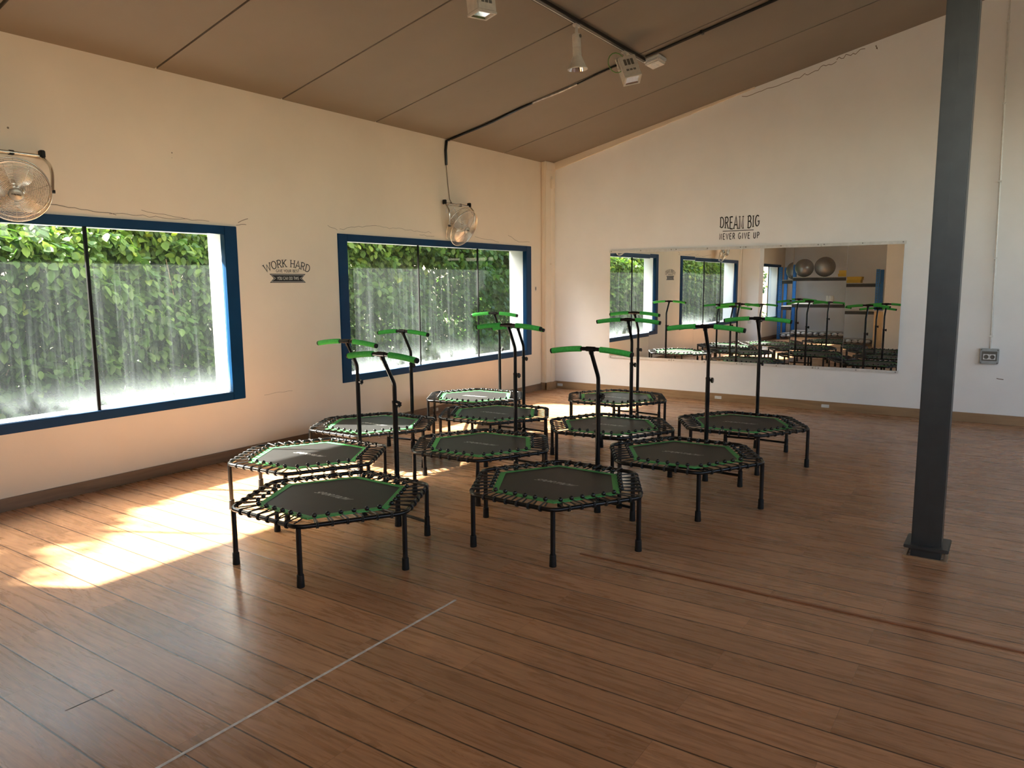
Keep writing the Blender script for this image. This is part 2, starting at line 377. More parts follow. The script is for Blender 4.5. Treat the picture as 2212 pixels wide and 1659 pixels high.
# plaster ledge under the ceiling on the right wall
m = MB(); vs = []
for x, h in ((.05, .10), (2.75, .012)):
    for y in (-.03, 0):
        for z in (ceil(x) - h, ceil(x) - .001): vs.append((x, y, z))
m.add(vs, [(0, 1, 3, 2), (4, 6, 7, 5), (0, 4, 5, 1), (2, 3, 7, 6), (0, 2, 6, 4), (1, 5, 7, 3)])
obj('trim_5', m, M['wall_left'], label='plaster ledge under the ceiling on the mirror wall', cat='trim', kind='structure')
# column boxed into the corner
m = MB(); m.bbox(0, .074, -.262, 0, 0, 3.09, .012); m.tube([(.045, -.085, .0), (.045, -.085, 2.9)], .050, 16)
m.bbox(0, .084, -.264, 0, 2.95, 3.09, .02); m.bbox(.05, .105, -.14, -.06, 2.74, 2.86, .006); m.bbox(.06, .10, -.15, -.05, 1.72, 1.735, .003)
obj('trim_6', m, M['wall_left'], label='boxed plaster column in the room corner', cat='trim', kind='structure')
# baseboards
m = MB(); m.bbox(0, .014, RY, -.275, 0, .088, .003); obj('baseboard_left', m, M['skirt_y'], label='brown skirting board along the window wall', cat='baseboard', kind='structure')
m = MB(); m.bbox(.09, RX, -.014, 0, 0, .098, .003); m.box(.0, .09, -.276, -.262, 0, .098); m.box(.074, .10, -.276, -.0, 0, .098)
obj('baseboard_right', m, M['skirt_x'], label='brown skirting board along the mirror wall', cat='baseboard', kind='structure')
m = MB(); m.box(.0, 2.5, RY, RY + .014, 0, .09); m.box(2.486, 2.5, RY, -10.2, 0, .09); m.box(0, .414, -8.62, -8.606, 0, .09); obj('baseboard_back', m, M['skirt_x'], label='brown skirting board at the rear wall', cat='baseboard', kind='structure')

# windows
def window(idx, y0, y1, mull, label, w1=.012):
    z0, z1 = WZ0, WZ1; fw, ft = .120, .068
    m = MB(); x0, x1 = -.05, .012
    m.bbox(x0, x1, y0, y0 + fw, z0, z1, .004); m.bbox(x0, x1, y1 - fw, y1, z0, z1, .004)
    m.bbox(x0, x1, y0 + fw - .004, y1 - fw + .004, z0, z0 + ft, .004); m.bbox(x0, x1, y0 + fw - .004, y1 - fw + .004, z1 - ft, z1, .004)
    root = obj('window_%d' % idx, m, M['blue'], label=label, cat='window', kind='structure')
    g = MB(); g.quad((-.024, y0 + fw, z0 + ft), (-.024, y1 - fw, z0 + ft), (-.024, y1 - fw, z1 - ft), (-.024, y0 + fw, z1 - ft)); obj('glass_pane', g, M['glass'], root)
    for y in mull:
        k = MB(); k.bbox(-.034, -.012, y - w1 / 2, y + w1 / 2, z0 + ft, z1 - ft, .002); obj('mullion', k, M['blackline'], root)
    portal((-.30, (y0 + y1) / 2, (z0 + z1) / 2), (0, -PI / 2, 0), z1 - z0, y1 - y0)
window(1, *WIN[0], [-2.752, -1.672], 'blue framed window nearer the room corner with two black joints')
window(2, *WIN[1], [-6.272, -7.33], 'large blue framed window at the left edge of the photo', .022)
window(3, *WIN[2], [-10.9], 'blue framed window seen only in the mirror')

# cracks and holes in the plaster, children of the wall they belong to
def ribbon(mb, pts, wid, ax):
    """thin strip lying on a wall: ax=0 wall x=0, ax=1 wall y=0 ; pts are (u, z)"""
    e = .0012
    for (a, b), (c, d) in zip(pts[:-1], pts[1:]):
        L = math.hypot(c - a, d - b) or 1; nx, ny = -(d - b) / L * wid / 2, (c - a) / L * wid / 2
        q = [(a + nx, b + ny), (a - nx, b - ny), (c - nx, d - ny), (c + nx, d + ny)]
        mb.add([(e, u, z) if ax == 0 else (u, -e, z) for u, z in q], [(0, 1, 2, 3)])
def jag(a, b, n, amp):
    return [(a[0] + (b[0] - a[0]) * t / n, a[1] + (b[1] - a[1]) * t / n + random.uniform(-amp, amp)) for t in range(n + 1)]
m = MB()
ribbon(m, jag((-6.62, 2.035), (-6.05, 1.985), 14, .006), .004, 0); ribbon(m, jag((-6.1, 1.99), (-5.30, 1.985), 16, .008), .003, 0)
ribbon(m, jag((-5.86, 2.03), (-5.5, 1.99), 8, .006), .003, 0); ribbon(m, jag((-5.03, 1.99), (-4.93, 2.03), 3, .004), .005, 0)
ribbon(m, jag((-5.05, 1.965), (-4.95, 1.98), 4, .006), .004, 0)
ribbon(m, jag((-4.05, 2.02), (-3.93, 1.99), 4, .005), .003, 0); ribbon(m, jag((-3.9, 2.0), (-3.4, 2.06), 10, .012), .003, 0); ribbon(m, jag((-3.4, 2.05), (-2.55, 2.035), 18, .010), .0025, 0)
ribbon(m, jag((-2.75, 2.0), (-2.5, 1.99), 6, .006), .003, 0); ribbon(m, jag((-1.75, 2.02), (-1.25, 1.985), 8, .006), .003, 0); ribbon(m, jag((-1.05, 2.08), (-.8, 2.0), 8, .008), .004, 0); ribbon(m, jag((-.8, 2.0), (-.55, 2.015), 5, .004), .003, 0)
ribbon(m, jag((-4.86, .50), (-4.55, .52), 6, .012), .002, 0)
for y, z, s_ in ((-6.708, 2.484, .014), (-5.584, 2.48, .011), (-5.587, 2.442, .005), (-6.59, 2.03, .01)):
    m.add([(.0013, y + s_ * .5 * math.cos(t * PI / 4), z + s_ * .5 * math.sin(t * PI / 4)) for t in range(8)], [tuple(range(8))])
obj('plaster_crack', m, M['crack'], wall_left)
m = MB()
for a, b in (((2.6, 3.60), (3.3, 3.74)), ((3.3, 3.735), (3.62, 3.83)), ((3.62, 3.85), (3.9, 3.90)), ((4.0, 3.93), (4.02, 3.87))): ribbon(m, jag(a, b, 12, .018), .006, 1)
ribbon(m, jag((5.30, .47), (5.36, .462), 3, .002), .008, 1)
obj('plaster_crack', m, M['crack'], wall_right)

# outdoor ground and hedge
m = MB(); m.box(-14, -.28, -24, 10, -.6, -.35); obj('ground', m, M['ground'], label='garden soil outside the windows', cat='ground', kind='structure')
def hedge():
    import numpy as np
    rng = np.random.default_rng(5)
    n = 200000
    y = rng.uniform(-15.5, 3.5, n)
    t = rng.random(n) ** 1.15                   # most leaves near the window side
    top = lambda y: 2.12 + .05 * np.sin(y * 2.3 + 1) + .04 * np.sin(y * 5.1) + .03 * np.sin(y * 11.7 + 2) + np.clip((-7.5 - y) * .6, 0, 1.0) + np.clip((y + 2.75) * 1.7, 0, 2.0)
    base = top(y) - .20 + .45 * t
    z = -.3 + (base + .3) * rng.random(n)
    front = -1.45 + .14 * np.sin(y * 3.1) + .10 * np.sin(z * 4.3 + y * 2) + .07 * np.sin(y * 9 + z * 6) - .18 * np.clip((z - 1.6), 0, 1)
    x = front - t * .85 - rng.random(n) * .05
    fld = np.sin(y * 5.3 + np.sin(z * 4.1) * 1.3) * np.sin(z * 6.7 + y * 1.9 + 1) + .6 * np.sin(y * 11 + z * 7) 
    x -= .22 * np.clip(.25 - fld, 0, 1.2) * (1 - t)
    # loose shoots along the top
    # dense right end that shades the wall, and an added rising back that hides the low sky
    k = 30000; ya = rng.uniform(-2.6, 3.5, k); za = rng.uniform(1.9, 4.1, k); za = np.minimum(za, top(ya)); x = np.r_[x, -1.5 - rng.random(k) * .9]; y = np.r_[y, ya]; z = np.r_[z, za]
    k = 24000; yb = rng.uniform(-15.5, 3.5, k); xb = rng.uniform(-3.1, -2.2, k); zb = .34 + .90 * -xb - .55 * rng.random(k) ** 2 - .10 * (np.sin(yb * 4 + xb * 3) + 1) * .5
    x = np.r_[x, xb]; y = np.r_[y, yb]; z = np.r_[z, zb]; nb = len(x)
    k = 2600; ys = rng.uniform(-15.5, 3.5, k); zs = rng.random(k) ** 2
    x = np.r_[x, -2.0 + rng.normal(0, .12, k)]; y2 = np.r_[y, ys]
    b2 = top(ys)
    z = np.r_[z, b2 + zs * .16 * (np.sin(ys * 17) > .5)]; y = y2; N = len(x)
    L = rng.uniform(.055, .118, N); L[nb - 24000:nb] *= 1.5; Wd = L * rng.uniform(.60, .80, N)
    az = rng.normal(0, 1.0, N); pit = rng.normal(-.75, .5, N); roll = rng.normal(0, .45, N)
    d = np.stack([np.cos(az) * np.cos(pit), np.sin(az) * np.cos(pit), np.sin(pit)], 1)
    d[:, 1] *= 1.0
    up = np.tile([0., 0., 1.], (N, 1)); sd = np.cross(d, up); sd /= np.linalg.norm(sd, axis=1)[:, None]
    nr = np.cross(sd, d); c, s_ = np.cos(roll)[:, None], np.sin(roll)[:, None]
    sd, nr = sd * c + nr * s_, nr * c - sd * s_
    p = np.stack([x, y, z], 1)
    prof = [(0, 0, 0), (.12, .28, .03), (.38, .48, .05), (.72, .36, .02), (1, 0, -.07), (.72, -.36, .02), (.38, -.48, .05), (.12, -.28, .03), (.40, 0, -.03)]
    V = np.stack([p + d * (L * a)[:, None] + sd * (Wd * b)[:, None] + nr * (L * cc)[:, None] for a, b, cc in prof], 1).reshape(-1, 3)
    base_i = (np.arange(N) * 9)[:, None]
    F = np.concatenate([base_i + np.array([[0, 1, 2, 8]]), base_i + np.array([[8, 2, 3, 4]]), base_i + np.array([[8, 4, 5, 6]]), base_i + np.array([[0, 8, 6, 7]])], 1).reshape(-1, 4)
    me = bpy.data.meshes.new('hedge')
    me.vertices.add(len(V)); me.vertices.foreach_set('co', V.ravel().astype('f'))
    me.loops.add(F.size); me.loops.foreach_set('vertex_index', F.ravel().astype('i'))
    me.polygons.add(len(F)); me.polygons.foreach_set('loop_start', (np.arange(len(F)) * 4).astype('i')); me.polygons.foreach_set('loop_total', np.full(len(F), 4, 'i'))
    me.update(calc_edges=True); me.validate()
    hue = np.clip(rng.random(N) * .55 + .42 * np.clip((z - 1.2) / 1.0, 0, 1) + (rng.random(N) > .96) * .3, 0, 1)  # random tone, plus upper leaves coloured lighter and yellower as if backlit
    at = me.attributes.new('hue', 'FLOAT', 'FACE'); at.data.foreach_set('value', np.repeat(hue, 4).astype('f'))
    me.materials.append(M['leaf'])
    o = bpy.data.objects.new('hedge', me); COL.objects.link(o)
    tag(o, 'dense green leafy hedge growing outside the blue framed windows', 'hedge')
    st = MB()
    for i in range(70):
        yy = -15.3 + i * .27 + random.uniform(-.1, .1); xx = -1.95 + random.uniform(-.15, .15); pts = [(xx, yy, -.36)]
        for k_ in range(5): pts.append((xx + random.uniform(-.08, .08) + .02 * k_, yy + random.uniform(-.14, .14), -.36 + (k_ + 1) * .42))
        st.tube(pts, [.012, .010, .008, .006, .004, .002], 6)
    obj('stem', st, M['stem'], o)
hedge()

# ------------------------------------------------------------------ trampolines
RL = .53; HF = .305
def arcpt(c, r, a): return (c[0] + r * math.cos(a), c[1] + r * math.sin(a))
def hex_path(R, r, n=6):
    """rounded hexagon with corners at 0,60,... degrees"""
    pts = []
    for k in range(6):
        a = k * PI / 3; d = R - r / math.cos(PI / 6); c = (d * math.cos(a), d * math.sin(a))
        for i in range(n + 1): pts.append(arcpt(c, r, a - PI / 6 + PI / 3 * i / n))
    return pts
LIFT = [0]                                  # crossing strokes sit a hair apart instead of in one plane
def stroke(mb, pts, t, f):
    """thick polyline in 2D, mapped to 3D by f(u, v)"""
    q_ = [pts[0]]
    for p in pts[1:]:
        if abs(p[0] - q_[-1][0]) + abs(p[1] - q_[-1][1]) > 1e-6: q_.append(p)
    pts = q_; m_ = len(pts); Ls = []; Rs = []; LIFT[0] = (LIFT[0] + 1) % 8
    cl = (abs(pts[0][0] - pts[-1][0]) + abs(pts[0][1] - pts[-1][1])) < 1e-6
    for i in range(m_):
        a = pts[i - 1] if i > 0 else (pts[-2] if cl else None); b = pts[i + 1] if i < m_ - 1 else (pts[1] if cl else None)
        p = pts[i]; ds = []
        if a is not None: ds.append(Vector((p[0] - a[0], p[1] - a[1])).normalized())
        if b is not None: ds.append(Vector((b[0] - p[0], b[1] - p[1])).normalized())
        ns = [Vector((-d.y, d.x)) for d in ds]; nn = sum(ns, Vector((0, 0)))
        if nn.length < 1e-3: nn = ns[0]
        nn.normalize(); k = 1 / max(.45, nn.dot(ns[0])); o = nn * (t / 2 * k)
        Ls.append(f(p[0] + o.x, p[1] + o.y)); Rs.append(f(p[0] - o.x, p[1] - o.y))
    R0, R1, L0 = Vector(Rs[0]), Vector(Rs[1]), Vector(Ls[0]); n0 = (R1 - R0).cross(L0 - R0).normalized() * (.00009 * LIFT[0])
    for i in range(m_ - 1): mb.add([Vector(p) + n0 for p in (Rs[i], Rs[i + 1], Ls[i + 1], Ls[i])], [(0, 1, 2, 3)])
def A(cx, cy, rx, ry, a0, a1, n=10): return [(cx + rx * math.cos(math.radians(a0 + (a1 - a0) * i / n)), cy + ry * math.sin(math.radians(a0 + (a1 - a0) * i / n))) for i in range(n + 1)]
GL = {  # width, strokes, serif positions
 'A': (.62, [[(0, 0), (.31, 1), (.62, 0)], [(.11, .34), (.51, .34)]], [(0, 0), (.62, 0)]),
 'B': (.56, [[(.08, 0), (.08, 1)], [(.08, 1), (.28, 1)] + A(.28, .77, .2, .23, 90, -90) + [(.08, .54)], [(.08, .54), (.3, .54)] + A(.3, .27, .24, .27, 90, -90) + [(.08, 0)]], [(.08, 0), (.08, 1)]),
 'C': (.62, [A(.34, .5, .31, .5, 50, 310, 16)], []),
 'D': (.62, [[(.08, 0), (.08, 1)], [(.08, 1), (.25, 1)] + A(.25, .5, .34, .5, 90, -90, 14) + [(.08, 0)]], [(.08, 0), (.08, 1)]),
 'E': (.52, [[(.08, 0), (.08, 1)], [(.08, 1), (.50, 1)], [(.08, .53), (.42, .53)], [(.08, 0), (.52, 0)]], [(.08, 0), (.08, 1)]),
 'G': (.66, [A(.34, .5, .31, .5, 50, 320, 16) + [(.60, .44), (.38, .44)]], []),
 'H': (.62, [[(.08, 0), (.08, 1)], [(.54, 0), (.54, 1)], [(.08, .52), (.54, .52)]], [(.08, 0), (.08, 1), (.54, 0), (.54, 1)]),
 'I': (.26, [[(.13, 0), (.13, 1)]], [(.13, 0), (.13, 1)]),
 'K': (.60, [[(.08, 0), (.08, 1)], [(.52, 1), (.08, .42)], [(.22, .60), (.56, 0)]], [(.08, 0), (.08, 1), (.52, 1), (.56, 0)]),
 'M': (.74, [[(.08, 0), (.10, 1), (.37, .08), (.64, 1), (.66, 0)]], [(.08, 0), (.10, 1), (.64, 1), (.66, 0)]),
 'N': (.62, [[(.08, 0), (.08, 1), (.54, 0), (.54, 1)]], [(.08, 0), (.08, 1), (.54, 1)]),
 'O': (.68, [A(.34, .5, .30, .5, 0, 360, 20)], []),
 'P': (.54, [[(.08, 0), (.08, 1)], [(.08, 1), (.28, 1)] + A(.28, .74, .23, .26, 90, -90) + [(.08, .48)]], [(.08, 0), (.08, 1)]),
 'R': (.58, [[(.08, 0), (.08, 1)], [(.08, 1), (.28, 1)] + A(.28, .75, .22, .25, 90, -90) + [(.08, .50)], [(.28, .50), (.56, 0)]], [(.08, 0), (.08, 1), (.56, 0)]),
 'S': (.52, [A(.27, .75, .21, .25, 40, 270, 10) + A(.27, .25, .23, .25, 90, -140, 10)[1:]], []),
 'T': (.56, [[(.28, 0), (.28, 1)], [(.0, 1), (.56, 1)]], [(.28, 0)]),
 'U': (.62, [[(.08, 1), (.08, .3)] + A(.31, .28, .23, .28, 180, 360) + [(.54, 1)]], [(.08, 1), (.54, 1)]),
 'V': (.60, [[(0, 1), (.30, 0), (.60, 1)]], [(0, 1), (.60, 1)]),
 'W': (.86, [[(0, 1), (.22, 0), (.43, .85), (.64, 0), (.86, 1)]], [(0, 1), (.86, 1)]),
 'Y': (.58, [[(0, 1), (.29, .5), (.58, 1)], [(.29, .5), (.29, 0)]], []),
 'n': (.56, [[(.06, 0), (.06, .95)], [(.06, .70)] + A(.28, .68, .22, .30, 180, 0) + [(.50, 0)]], []),
 'p': (.74, [A(.40, .5, .31, .48, 0, 360, 20), [(.09, -.12), (.09, .55)]], []),
 ' ': (.30, [], []),
}
def text_mesh(mb, txt, t, f, gap=.12, serif=0.0, wscale=1.0, word=None):
    """lays text along u in [0,1]; v in [0,1]; f maps (u, v) to a 3D point; t relative to letter height"""
    W = sum(GL[c][0] * wscale for c in txt) + gap * (len(txt) - 1); u = 0
    nw = 0
    for c in txt:
        wd, strokes, ser = GL[c]
        nw += c == ' '
        if word is not None and nw != word: strokes, ser = [], []
        g = lambda a, b, u0=u: f((u0 + a) / W, b)
        for s_ in strokes: stroke(mb, [(a * wscale, b) for a, b in s_], t, g)
        if serif:
            for a, b in ser: stroke(mb, [(a * wscale - serif, b + (t * .3 if b < .5 else -t * .3)), (a * wscale + serif, b + (t * .3 if b < .5 else -t * .3))], t * .6, g)
        u += wd * wscale + gap
    return W

def make_trampoline():
    root = empty('trampoline', (0, 0, 0))
    fr = MB(); fr.tube([(x, y, HF) for x, y in hex_path(RL + .0125, .08)], .012, 12, closed=True); obj('frame', fr, M['tube'], root)
    for k in range(6):
        a = k * PI / 3; x, y = RL * math.cos(a), RL * math.sin(a)
        lg = MB(); lg.tube([(x, y, .04), (x, y, HF - .006)], .0135, 12)
        if k in (1, 2): lg.tube([(x, y, .045), (x, y, .115)], .0165, 12)
        l = obj('leg', lg, M['tube'], root)
        ft = MB(); ft.lathe([(.001, 0), (.0188, 0), (.0195, .004), (.0182, .03), (.0176, .058), (.017, .064), (.0135, .064)], 16, Matrix.Translation((x, y, 0))); obj('rubber_foot', ft, M['rubber'], l)
    # mat
    R1, R2 = .392, .412
    mt = MB(); vs = [(R1 * math.cos(k * PI / 3), R1 * math.sin(k * PI / 3), HF + z) for z in (.002, -.002) for k in range(6)]
    mt.add(vs, [tuple(range(6)), tuple(range(11, 5, -1))] + [(k, k + 6, (k + 1) % 6 + 6, (k + 1) % 6) for k in range(6)]); mat = obj('mat', mt, M['mat'], root)
    bd = MB(); lanes = [.372, .381, .3825, .392, .3935, .403, .4045, .412]
    for q in range(len(lanes) - 1):
        z0 = HF + (.0045 if q % 2 == 0 else .0034)
        for k in range(6):
            a, b = k * PI / 3, (k + 1) * PI / 3; r, R = lanes[q], lanes[q + 1]
            bd.add([(r * math.cos(a), r * math.sin(a), z0), (R * math.cos(a), R * math.sin(a), z0), (R * math.cos(b), R * math.sin(b), z0), (r * math.cos(b), r * math.sin(b), z0)], [(0, 1, 2, 3)])
    for k in range(6):
        a, b = k * PI / 3, (k + 1) * PI / 3
        bd.add([(R2 * math.cos(a), R2 * math.sin(a), HF + .0045), (R2 * math.cos(a), R2 * math.sin(a), HF - .003), (R2 * math.cos(b), R2 * math.sin(b), HF - .003), (R2 * math.cos(b), R2 * math.sin(b), HF + .0045)], [(0, 1, 2, 3)])
        bd.add([(.372 * math.cos(a), .372 * math.sin(a), HF - .0028), (.372 * math.cos(b), .372 * math.sin(b), HF - .0028), (R2 * math.cos(b), R2 * math.sin(b), HF - .003), (R2 * math.cos(a), R2 * math.sin(a), HF - .003)], [(0, 1, 2, 3)])
    obj('border', bd, M['border'], mat, label='bright green webbing border')
    tx = MB(); h = .034; Lw = .262
    text_mesh(tx, 'SPORTnpW', .17, lambda u, v: (-.148 + u * Lw + v * .026, -.024 + v * h, HF + .003), .14)
    obj('lettering', tx, M['print_'], mat, label='pale grey printed lettering')
    # support post with T-bar; local +y is the post side
    py = .488
    po = MB(); po.tube([(0, py, .04), (0, py, .772)], .0158, 16); po.tube([(0, py, .762), (0, py, .776)], .0172, 16); po.tube([(0, py, .045), (0, py, .11)], .018, 16)
    post = obj('support_post', po, M['tube'], root)
    ft = MB(); ft.lathe([(.001, 0), (.0215, 0), (.0222, .004), (.0205, .03), (.0198, .058), (.018, .064), (.0155, .064)], 16, Matrix.Translation((0, py, 0))); obj('rubber_foot', ft, M['rubber'], post)
    kn = MB(); kn.tube([(.012, py, .757), (.024, py, .757)], .007, 10)
    mt_ = Matrix.Translation((.024, py, .757)) @ Matrix.Rotation(PI / 2, 4, 'Y')
    prof = []
    for k in range(24):
        a = 2 * PI * k / 24; r = .0165 + .003 * math.cos(a * 6); prof.append((r * math.cos(a), r * math.sin(a)))
    vs = [mt_ @ Vector((a, b, z)) for z in (0, .016) for a, b in prof]
    kn.add(vs, [tuple(range(23, -1, -1)), tuple(range(24, 48))] + [(k, (k + 1) % 24, 24 + (k + 1) % 24, 24 + k) for k in range(24)])
    obj('height_knob', kn, M['ball'], root)
    ut = MB(); ut.tube([(0, py, .55), (0, py, .86), (0, py - .003, .878), (0, py - .010, .895), (0, py - .10, 1.058)], .0128, 14); obj('upper_tube', ut, M['tube'], root)
    hy, hz = py - .10, 1.064
    bar = lambda x: (x, hy, hz - .30 * x * x)
    hb = MB(); hb.tube([bar(-.283 + .566 * i / 24) for i in range(25)], .0122, 12); hb.tube([bar(-.03), bar(0), bar(.03)], .0155, 12); hb.tube([(0, hy + .002, hz - .004), (0, hy + .012, hz - .03)], .0155, 12)
    bar_o = obj('handlebar', hb, M['tube'], root)
    for sgn in (-1, 1):
        g = MB(); g.tube([bar(sgn * (.068 + .207 * i / 10)) for i in range(11)], .0178, 16); obj('foam_grip', g, M['foam'], bar_o, label='green foam grip')
        c = MB(); c.tube([bar(sgn * .275), bar(sgn * .287)], .0165, 14); obj('end_cap', c, M['rubber'], bar_o)
    a1, a2 = PI / 3, 2 * PI / 3
    cb = MB(); yy = RL * math.sin(a1); cb.tube([(RL * math.cos(a1), yy, .082), (0, py, .082), (RL * math.cos(a2), yy, .082)], .0095, 10); cro = obj('crossbar', cb, M['tube'], root)
    for x in (.0, ):
        b_ = MB(); b_.tube([(x, py - .012, .082), (x, py - .026, .082)], .006, 8); obj('bolt', b_, M['bolt'], cro)
    # bungee cords: six meshes, one per place along an edge, used on all six edges
    ap_f = (RL + .0125) * math.cos(PI / 6); ap_m = R2 * math.cos(PI / 6)
    cords = []
    for i in range(6):
        q = i - 2.5; xb = q * .0665 + .006; xw = q * .0745 - .010
        cm = MB()
        for dx in (-.0034, .0034):
            r = .0152; P = [(xb + dx * .4, ap_m - .004, HF + .010), (xb + (xw - xb) * .5 + dx * .8, (ap_m + ap_f) / 2 - .005, HF + .012), (xw + dx, ap_f - .006, HF + r)]
            for k in range(1, 8):
                a = PI / 2 - k * PI / 7; P.append((xw + dx, ap_f + r * math.cos(a), HF + r * math.sin(a)))
            P += [(xw + dx, ap_f - .008, HF - r * .95), (xb + (xw - xb) * .4 + dx * .7, ap_m + .03, HF - .008), (xb + dx * .4, ap_m - .006, HF - .005)]
            cm.tube(P, .0029, 6)
        bl = MB(); bl.sphere((xb, ap_m + .0125, HF + .0195), .0128, 14, 9)
        cords.append((cm.mesh('bungee_cord', M['cord']), bl.mesh('ball', M['ball'])))
    for e in range(6):
        for i in range(6):
            o = obj('bungee_cord', cords[i][0], None, root, rotz=e * PI / 3); obj('ball', cords[i][1], None, o)
    return root
TR = [  # x, y, theta, tall bar?, label
 (2.3821, -6.2306, 1.02, 0, 'front left trampoline, closest to the sunlit patch of bare floor, green bar low'),
 (1.4700, -5.6156, 1.0917, 0, 'trampoline directly behind the front left one, half of its mat in sun'),
 (1.0326, -4.5572, 1.0676, 0, 'leftmost trampoline of the middle depth, between the two windows, mat half sunlit'),
 (3.2775, -5.3282, 1.0227, 0, 'front centre trampoline with all its legs in view and low green bar'),
 (2.2637, -4.7005, 1.1068, 1, 'trampoline just behind and left of the front centre one, mat in shade'),
 (1.5855, -3.5854, 1.0656, 0, 'trampoline in front of the farthest sunlit one, its bar hidden behind another bar'),
 (0.8204, -2.8669, 1.1069, 1, 'farthest left trampoline under the corner window with a fully sunlit pale mat'),
 (3.6175, -4.2129, 1.0759, 1, 'trampoline right behind the front centre one on its right side'),
 (2.7274, -3.5554, 1.1328, 1, 'trampoline in the middle of the right group, in front of the farthest one'),
 (2.1058, -2.1838, 1.0307, 1, 'farthest trampoline, nearest to the left end of the mirror'),
 (3.6032, -2.9009, 1.0671, 1, 'rightmost trampoline at the back, nearest to the dark steel column'),
]
proto = make_trampoline()
for i, (x, y, th, tall, lab) in enumerate(TR):
    o = proto if i == 0 else copy_tree(proto)
    o.location = (x, y, 0); o.rotation_euler = (0, 0, th - PI / 3)
    tag(o, lab, 'trampoline', 'trampolines with green handlebars')
    for ch in kids(o):
        if tall and ch.name.split('.')[0] in ('upper_tube', 'handlebar'): ch.location.z = .09
# ------------------------------------------------------------------ steel column
root = empty('steel_column', (5.13, -4.56, 0), 0, 'dark grey steel column standing on the floor at the right', 'column')
m = MB(); x0, x1, y0, y1 = -.070, .070, -.070, .070
m.bbox(x0, x1, y0, y1, 0, ceil(5.13) - .02, .006); obj('shaft', m, M['column'], root)
m = MB()
for z, h in ((.30, .12), (.62, .05), (1.02, .13), (1.75, .14), (2.45, .16)): m.bbox(-.008, -.001, y0 - .0022, y0 + .004, z, z + h, .001)
m.box(-.0022, -.0008, y0 - .0006, y0 + .003, .08, 3.9)
obj('weld_seam', m, M['column'], root)
m = MB(); m.bbox(-.100, .108, -.112, .102, .060, .078, .003); obj('flange_plate', m, M['column'], root)
m = MB()
m.bbox(-.092, .092, -.104, -.086, 0, .014, .002); m.bbox(-.092, .092, .086, .104, 0, .014, .002); m.bbox(-.104, -.086, -.104, .104, 0, .016, .002); m.bbox(.086, .104, -.104, .104, 0, .014, .002)
obj('wood_trim', m, M['coltrim'], root, label='raw wooden edging around the column foot')

# ------------------------------------------------------------------ mirror
SE = [.924, 1.492, 2.088, 2.671, 3.261, 3.834, 4.392]; MZ0, MZ1 = .495, 1.855
TILT = [(.004, .000), (.009, .002), (.003, .0), (.000, -.002), (-.009, .001), (-.017, -.006)]
names_m = ['leftmost', 'second from left', 'third from left', 'fourth from left', 'fifth from left', 'rightmost']
for i in range(6):
    a, b = SE[i] + .0012, SE[i + 1] - .0012; wd = (b - a) / 2; hh = (MZ1 - MZ0) / 2
    m = MB(); m.box(-wd, wd, -.0025, .0025, -hh, hh)
    o = obj('wall_mirror', m, M['mirror'], None, ((a + b) / 2, -.0125, (MZ0 + MZ1) / 2), label='%s of the six tall mirror panels on the right wall' % names_m[i], cat='mirror', group='mirror panels on the wall')
    o.rotation_euler = (TILT[i][1], 0, TILT[i][0])
edges = [.915, 1.81, 2.68, 3.555, 4.41]
nm4 = ['leftmost', 'second', 'third', 'rightmost']
for top in (1, 0):
    for i in range(4):
        a, b = edges[i] + .002, edges[i + 1] - .002; z = MZ1 if top else MZ0
        m = MB()
        if top: m.bbox(a, b, -.022, 0, z - .004, z + .030, .002); m.box(a, b, -.0235, -.021, z + .010, z + .0125)
        else: m.bbox(a, b, -.022, 0, z - .028, z + .004, .002)
        o = obj('mirror_rail', m, M['alu'], None, label='%s %s rail segment, counted from the left, holding the mirror' % (nm4[i], 'upper' if top else 'lower'), cat='rail', group='mirror rails')
        for x in (a + .03, (a + b) / 2, b - .03):
            k = MB(); k.tube([(x, -.022, z + (.018 if top else -.014)), (x, -.026, z + (.018 if top else -.014))], .0075, 10); obj('screw', k, M['screw'], o)

# ------------------------------------------------------------------ wall lettering
root = empty('wall_lettering', (0, -4.54, 1.49), 0, 'black WORK HARD lettering decal on the wall between the two windows', 'wall decal')
Rr = .62; zt = 1.628
def arcmap(u, v):
    s_ = (u - .5) * .515; rr = Rr + v * .066; an = s_ / (Rr + .033); return (.0015, rr * math.sin(an), zt - Rr + rr * math.cos(an) - 1.49)
for q in (0, 1): m = MB(); text_mesh(m, 'WORK HARD', .105, arcmap, .10, .13, 1.0, q); obj('arched_word', m, M['ink'], root)
m = MB(); text_mesh(m, 'GIVE YOUR BEST', .13, lambda u, v: (.0015, (u - .5) * .255, .092 + v * .024), .10); obj('middle_line', m, M['ink'], root)
m = MB(); bw, bh = .2, .078
def ban(ins, x):
    a = bw - ins * 1.9; n_ = .045
    return [(x, -a, ins), (x, a, ins), (x, a - n_ + 0, bh / 2), (x, a, bh - ins), (x, -a, bh - ins), (x, -a + n_, bh / 2)]
def ngon(mb, p): mb.add(p, [(0, 1, 2, 5), (5, 2, 3, 4)])
ngon(m, ban(0, .0012)); ribb = obj('ribbon', m, M['ink'], root, label='black ribbon banner')
m = MB(); ngon(m, ban(.007, .0016)); obj('ribbon_outline', m, M['inklight'], ribb)
m = MB(); ngon(m, ban(.0105, .0020)); obj('ribbon_fill', m, M['ink'], ribb)
m = MB(); text_mesh(m, 'YOU CAN DO THIS', .14, lambda u, v: (.0025, (u - .5) * .238, .026 + v * .026), .10); obj('ribbon_line', m, M['inklight'], ribb, label='pale lettering on the ribbon')

